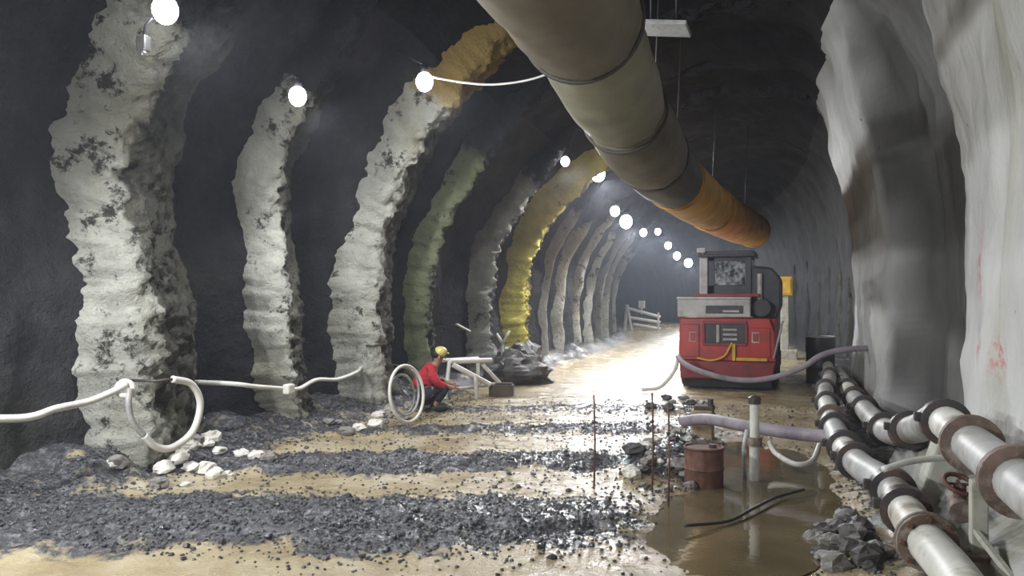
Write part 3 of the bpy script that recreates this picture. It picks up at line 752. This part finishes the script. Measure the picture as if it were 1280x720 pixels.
# ------------------------------------------------------------ hoses on the left
cable('wall_hose', [(-6.1, 3.2, .86), (-5.9, 4.3, .80), (-5.78, 4.75, .76), (-5.75, 5.0, .80), (-5.75, 5.32, .82), (-5.72, 5.55, .88), (-5.68, 5.68, .94)], .032, M['hose'], 'white hose running along the dark left wall to the loop', 'hose', n=12)
hc = thing('hose_coil_end', 'small white curl of hose hung at the rib edge', 'hose', (-5.68, 5.66, .90))
MB().ring((0, 0, 0), (.75, -.65, .15), .065, .026, 20, 10).build('curl', M['hose'], hc)
MB().cyl((-.06, .02, .03), (-.3, .2, .06), .012, n=6).build('hook', M['collar'], hc)
hl = thing('hose_loop', 'large hanging loop of white hose in front of the nearest rib', 'hose', (-5.6, 6.1, .3))
MB().tube(catmull([(-5.55, 6.10, .95), (-5.52, 6.32, .88), (-5.50, 6.42, .68), (-5.52, 6.34, .42), (-5.55, 6.10, .30), (-5.58, 5.92, .34), (-5.60, 5.80, .46)], 10), .034, 12).build('hose', M['hose'], hl, world=True)
MB().tube(catmull([(-5.60, 5.80, .46), (-5.62, 5.68, .62), (-5.62, 5.64, .78), (-5.64, 5.68, .9)], 10), .028, 12).build('shaded_hose', M['pipe_grey'], hl, world=True)
MB().tube([(-5.55, 6.10, .95), (-5.62, 5.98, .94), (-5.9, 5.95, .94)], .014, 8).build('wire', M['collar'], hl, world=True)
cable('wall_cable', [(-6.9, 7.05, .84), (-6.3, 7.15, .80), (-5.85, 7.35, .77), (-5.75, 7.6, .72), (-5.72, 8.07, .65), (-5.78, 8.5, .60), (-5.85, 9.0, .66), (-5.85, 9.51, .62), (-5.95, 10.2, .66), (-6.1, 10.6, .7)], .026, M['hose'], 'pale cable strung low between the second and third ribs', 'cable')
cp = thing('cable_clamp', 'pale clamp holding the strung cable at the second rib', 'clamp', (-5.66, 8.12, .64))
MB().box((0, 0, 0), (.09, .14, .12)).build('block', M['hose'], cp, False, .02)
MB().cyl((0, 0, .03), (-.25, .03, .03), .012, n=6).build('bolt', M['collar'], cp)
hp = thing('hose_hoop', 'upright white hoop of coiled hose leaning by the crouching worker', 'hose', (-4.97, 9.85, .42))
ax = Vector((.93, -.15, .12))
MB().ring((0, 0, 0), ax, .385, .022, 40, 10).build('outer_coil', M['hose'], hp)
for j, (q, dz) in enumerate(((.33, .03), (.27, -.02))):
    MB().ring((-.06 - .03 * j, .05, dz), ax, q, .018, 36, 8).build('inner_coil', M['pipe_grey'], hp)
MB().tube([(-.06, .06, .36), (-.4, .2, .38)], .012, 6).build('hook', M['collar'], hp)
b5 = thing('wall_bracket', 'short dark bar fixed across the broad white rib', 'bracket', (-5.80, 10.45, 1.02))
MB().bar((-.02, -.1, 0), (.0, .32, .02), .03, .03).build('bar', M['collar'], b5, False, .004)
MB().cyl((.0, .0, 0), (-.2, .12, 0), .015, n=6).build('bolt', M['collar'], b5)

# ------------------------------------------------------------ pipe frame, leaning bar, timber
fr = thing('pipe_trestle', 'white folding pipe trestle standing beside the crouching worker', 'trestle', (-5.1, 12.8, 0))
def fb(nm, p0, p1, r=.035): MB().tube([p0, p1], r, 10).build(nm, M['hose'], fr, 'auto')
fb('top_rail', (-.38, -.35, .66), (.0, .62, .62), .045)
fb('top_rail', (-.62, -.25, .66), (-.28, .70, .64))
fb('diagonal', (-.34, -.30, .60), (.10, .30, .22), .045)
fb('diagonal', (-.10, .45, .56), (.12, .75, .20))
fb('leg', (-.05, .0, .40), (-.02, -.02, .0)); fb('leg', (.10, .72, .22), (.14, .76, .02)); fb('leg', (-.38, -.35, .66), (-.45, -.38, .02)); fb('leg', (-.28, .7, .64), (-.3, .74, .02))
fb('cross_bar', (-.34, -.30, .18), (.1, .70, .20), .03)
lb_ = thing('leaning_batten', 'short white batten hanging tilted on the dark wall above the trestle', 'batten', (-6.2, 14.7, 1.15))
MB().bar((.0, -.28, .08), (.06, .26, -.08), .05, .035).build('strip', M['hose'], lb_, False, .006)
MB().cyl((0, -.2, .06), (-.5, -.2, .07), .012, n=6).build('fixing', M['collar'], lb_)
MB().cyl((0.03, .2, -.05), (-.5, .2, -.05), .012, n=6).build('fixing', M['collar'], lb_)
tb = thing('timber_block', 'low dark timber block on the floor right of the white trestle', 'timber', (-4.85, 13.3, .0))
MB().box((0, 0, .10), (.42, .26, .22), Matrix.Rotation(R(12), 3, 'Z')).build('block', M['wood_dark'], tb, False, .02)
MB().box((.05, -.02, .225), (.3, .12, .03), Matrix.Rotation(R(12), 3, 'Z')).build('top_plank', M['wood_dark'], tb, False, .008)
br_ = thing('branch_bracket', 'pale forked steel bracket on the thin grey rib', 'bracket', (-5.62, 15.45, .55))
for nm, p0, p1 in (('stem', (0, 0, -.1), (.02, -.02, .25)), ('fork', (.02, -.02, .25), (.16, .0, .52)), ('fork', (.02, -.02, .25), (-.12, .0, .46))):
    MB().tube([p0, p1], [.04, .025], 8).build(nm, M['concrete'], br_)

# far barrier
fbx = thing('pipe_barrier', 'white pipe barrier with sloping rails at the far end of the road', 'barrier', (-8.0, 44.6, 0))
def ff(nm, p0, p1, r=.06): MB().tube([p0, p1], r, 8).build(nm, M['hose'], fbx, 'auto')
ff('leg', (-.9, 0, 0), (-.75, 0, 1.45), .09); ff('leg', (-.45, -.2, 0), (-.72, 0, 1.2), .08); ff('leg', (1.0, 0, 0), (1.0, 0, 1.0), .06)
ff('rail', (-.75, 0, 1.25), (1.1, .1, .75), .08); ff('rail', (-.8, 0, .75), (1.1, .1, .45), .08); ff('rail', (-.4, -.1, .35), (1.1, .1, .08), .08)
MB().box((0.05, .1, 1.45), (.34, .3, .42)).build('head_box', M['hose'], fbx, False, .04)
ff('mast', (.05, .1, .9), (.05, .1, 1.3), .05)

# right wall far details
yb = thing('yellow_cabinet', 'small yellow box on a pale post beyond the red vehicle', 'box', (-.25, 24.5, 0))
MB().box((0, 0, 2.1), (.55, .4, .55)).build('box', M['yellow'], yb, False, .04)
MB().box((0, -.21, 2.1), (.44, .03, .42)).build('door', M['yellow'], yb, False, .01)
MB().box((.05, 0, .9), (.22, .2, 1.85)).build('post', M['concrete'], yb, False, .02)
MB().box((.0, 0, .12), (.8, .6, .3)).build('plinth', M['concrete'], yb, False, .03)
bx_ = thing('grey_drum', 'dark drum against the right wall behind the hose', 'drum', (.55, 17.6, 0))
MB().tube([(0, 0, 0), (0, 0, .3), (0, 0, .32), (0, 0, .34), (0, 0, .62), (0, 0, .64), (0, 0, .95)], [.28, .28, .295, .28, .28, .295, .28], 22).build('body', M['mdark'], bx_, 'auto')
MB().ring((0, 0, .95), (0, 0, 1), .28, .016, 22, 6).build('rim', M['mgrey'], bx_)

# ------------------------------------------------------------ crouching worker
def skin(name, joints, edges, mat, parent, root=0, sub=2):
    me = bpy.data.meshes.new(name); me.from_pydata([j[0] for j in joints], edges, []); me.update()
    o = bpy.data.objects.new(name, me); COL.objects.link(o); o.parent = parent
    md = o.modifiers.new('skin', 'SKIN'); md.use_smooth_shade = True
    lay = me.skin_vertices[0] if me.skin_vertices else None
    if lay is None:
        bpy.context.view_layer.objects.active = o; bpy.ops.mesh.customdata_skin_add(); lay = me.skin_vertices[0]
    for i, j in enumerate(joints):
        r = j[1]; lay.data[i].radius = r if isinstance(r, tuple) else (r, r); lay.data[i].use_root = (i == root)
    sb = o.modifiers.new('sub', 'SUBSURF'); sb.levels = sub; sb.render_levels = sub
    me.materials.append(mat); return o
PW = thing('person', 'worker in a red jacket and dark trousers crouching by the left wall', 'person', (-5.24, 11.10, .03), R(28))
J = [((-.12, 0, .27), (.13, .15)), ((-.06, 0, .42), (.12, .14)), ((.03, 0, .58), (.12, .15)), ((.10, 0, .67), .065), ((.135, 0, .72), .06), ((.16, 0, .785), (.085, .095)), ((.165, 0, .875), .07),
     ((.02, .17, .62), .062), ((.12, .23, .42), .048), ((.33, .14, .38), .036), ((.40, .12, .37), .034),
     ((.02, -.17, .62), .062), ((.12, -.23, .42), .048), ((.33, -.12, .34), .036), ((.40, -.10, .33), .034),
     ((-.06, .10, .24), .09), ((.26, .17, .40), .062), ((.08, .15, .09), .042), ((.10, .15, .05), .04), ((.26, .17, .03), .034),
     ((-.06, -.10, .24), .09), ((.28, -.17, .36), .062), ((.10, -.15, .09), .042), ((.12, -.15, .05), .04), ((.28, -.17, .03), .034)]
E = [(0, 1), (1, 2), (2, 3), (3, 4), (4, 5), (5, 6), (2, 7), (7, 8), (8, 9), (9, 10), (2, 11), (11, 12), (12, 13), (13, 14),
     (0, 15), (15, 16), (16, 17), (17, 18), (18, 19), (0, 20), (20, 21), (21, 22), (22, 23), (23, 24)]
skin('body', J, E, M['skin'], PW)
for sy, hz in ((1, .37), (-1, .33)):
    fbm = MB(); hx, hy = .41, .12 * sy
    for q in range(4):
        l = (.055, .066, .062, .048)[q]; yy = hy + (q - 1.5) * .02
        fbm.tube([(hx, yy, hz + .012), (hx + .035, yy, hz + .006), (hx + .035 + l * .5, yy, hz - .01), (hx + .03 + l * .75, yy, hz - .045)], [.011, .010, .009, .007], 8)
    fbm.tube([(hx - .02, hy - .03 * sy, hz), (hx + .02, hy - .055 * sy, hz - .012), (hx + .055, hy - .05 * sy, hz - .03)], [.012, .011, .008], 8)
    fbm.build('fingers', M['skin'], PW)
JK = [((-.14, 0, .30), (.145, .17)), ((-.07, 0, .43), (.145, .17)), ((.02, 0, .58), (.14, .17)), ((.09, 0, .67), .085)]
JK += [((.02, .18, .62), .08), ((.12, .245, .42), .064), ((.29, .16, .385), .05), ((.02, -.18, .62), .08), ((.12, -.245, .42), .064), ((.29, -.14, .345), .05)]
skin('jacket', JK, [(0, 1), (1, 2), (2, 3), (2, 4), (4, 5), (5, 6), (2, 7), (7, 8), (8, 9)], M['jacket'], PW)
JT = [((-.13, 0, .26), (.15, .165)), ((-.05, .10, .24), .105), ((.265, .172, .40), .078), ((.09, .15, .12), .058), ((-.05, -.10, .24), .105), ((.285, -.172, .36), .078), ((.11, -.15, .12), .058)]
skin('trousers', JT, [(0, 1), (1, 2), (2, 3), (0, 4), (4, 5), (5, 6)], M['trouser'], PW)
for sy in (1, -1):
    MB().ball((.17, .16 * sy, .035), (.14, .052, .055), 12, 8).build('boot', M['black'], PW)
MB().ball((.145, 0, .855), (.112, .105, .09), 16, 10).build('hair', M['hair'], PW)
hm = MB(); hm.ball((.185, -.02, .88), (.105, .10, .085), 18, 10); ho = hm.build('helmet', M['helmet'], PW)
MB().tube([(.185 + .125 * math.cos(a / 10 * math.pi * .2), -.02 + .115 * math.sin(a / 10 * math.pi * .2), .855) for a in range(20)], .014, 6, closed=True).build('brim', M['helmet'], ho)
fc = MB(); fc.ball((.262, 0, .79), (.02, .016, .024), 8, 6); fc.build('nose', M['skin'], PW)
for sy in (1, -1):
    MB().ball((.242, .034 * sy, .813), .012, 8, 6).build('eye', M['hair'], PW)
    MB().ball((.16, .098 * sy, .795), (.022, .012, .032), 8, 6).build('ear', M['skin'], PW)
MB().ball((.245, 0, .75), (.012, .026, .007), 8, 6).build('mouth', M['maroon'], PW)

# ------------------------------------------------------------ thin dust haze hanging in the heading
hz = MB(); hz.box((-6, 35.5, 2.9), (26, 80, 7.6))
hm_ = bpy.data.materials.new('dust haze'); hm_.use_nodes = True; nt = hm_.node_tree; nt.nodes.clear()
ou = nt.nodes.new('ShaderNodeOutputMaterial'); vsn = nt.nodes.new('ShaderNodeVolumeScatter')
vsn.inputs['Color'].default_value = (.80, .86, 1, 1); vsn.inputs['Density'].default_value = .0027; vsn.inputs['Anisotropy'].default_value = .45
nt.links.new(vsn.outputs[0], ou.inputs['Volume'])
ho_ = hz.build('dust_haze', hm_, smooth=False)
tag(ho_, 'thin bluish dust haze hanging through the tunnel', 'haze', kind='stuff')
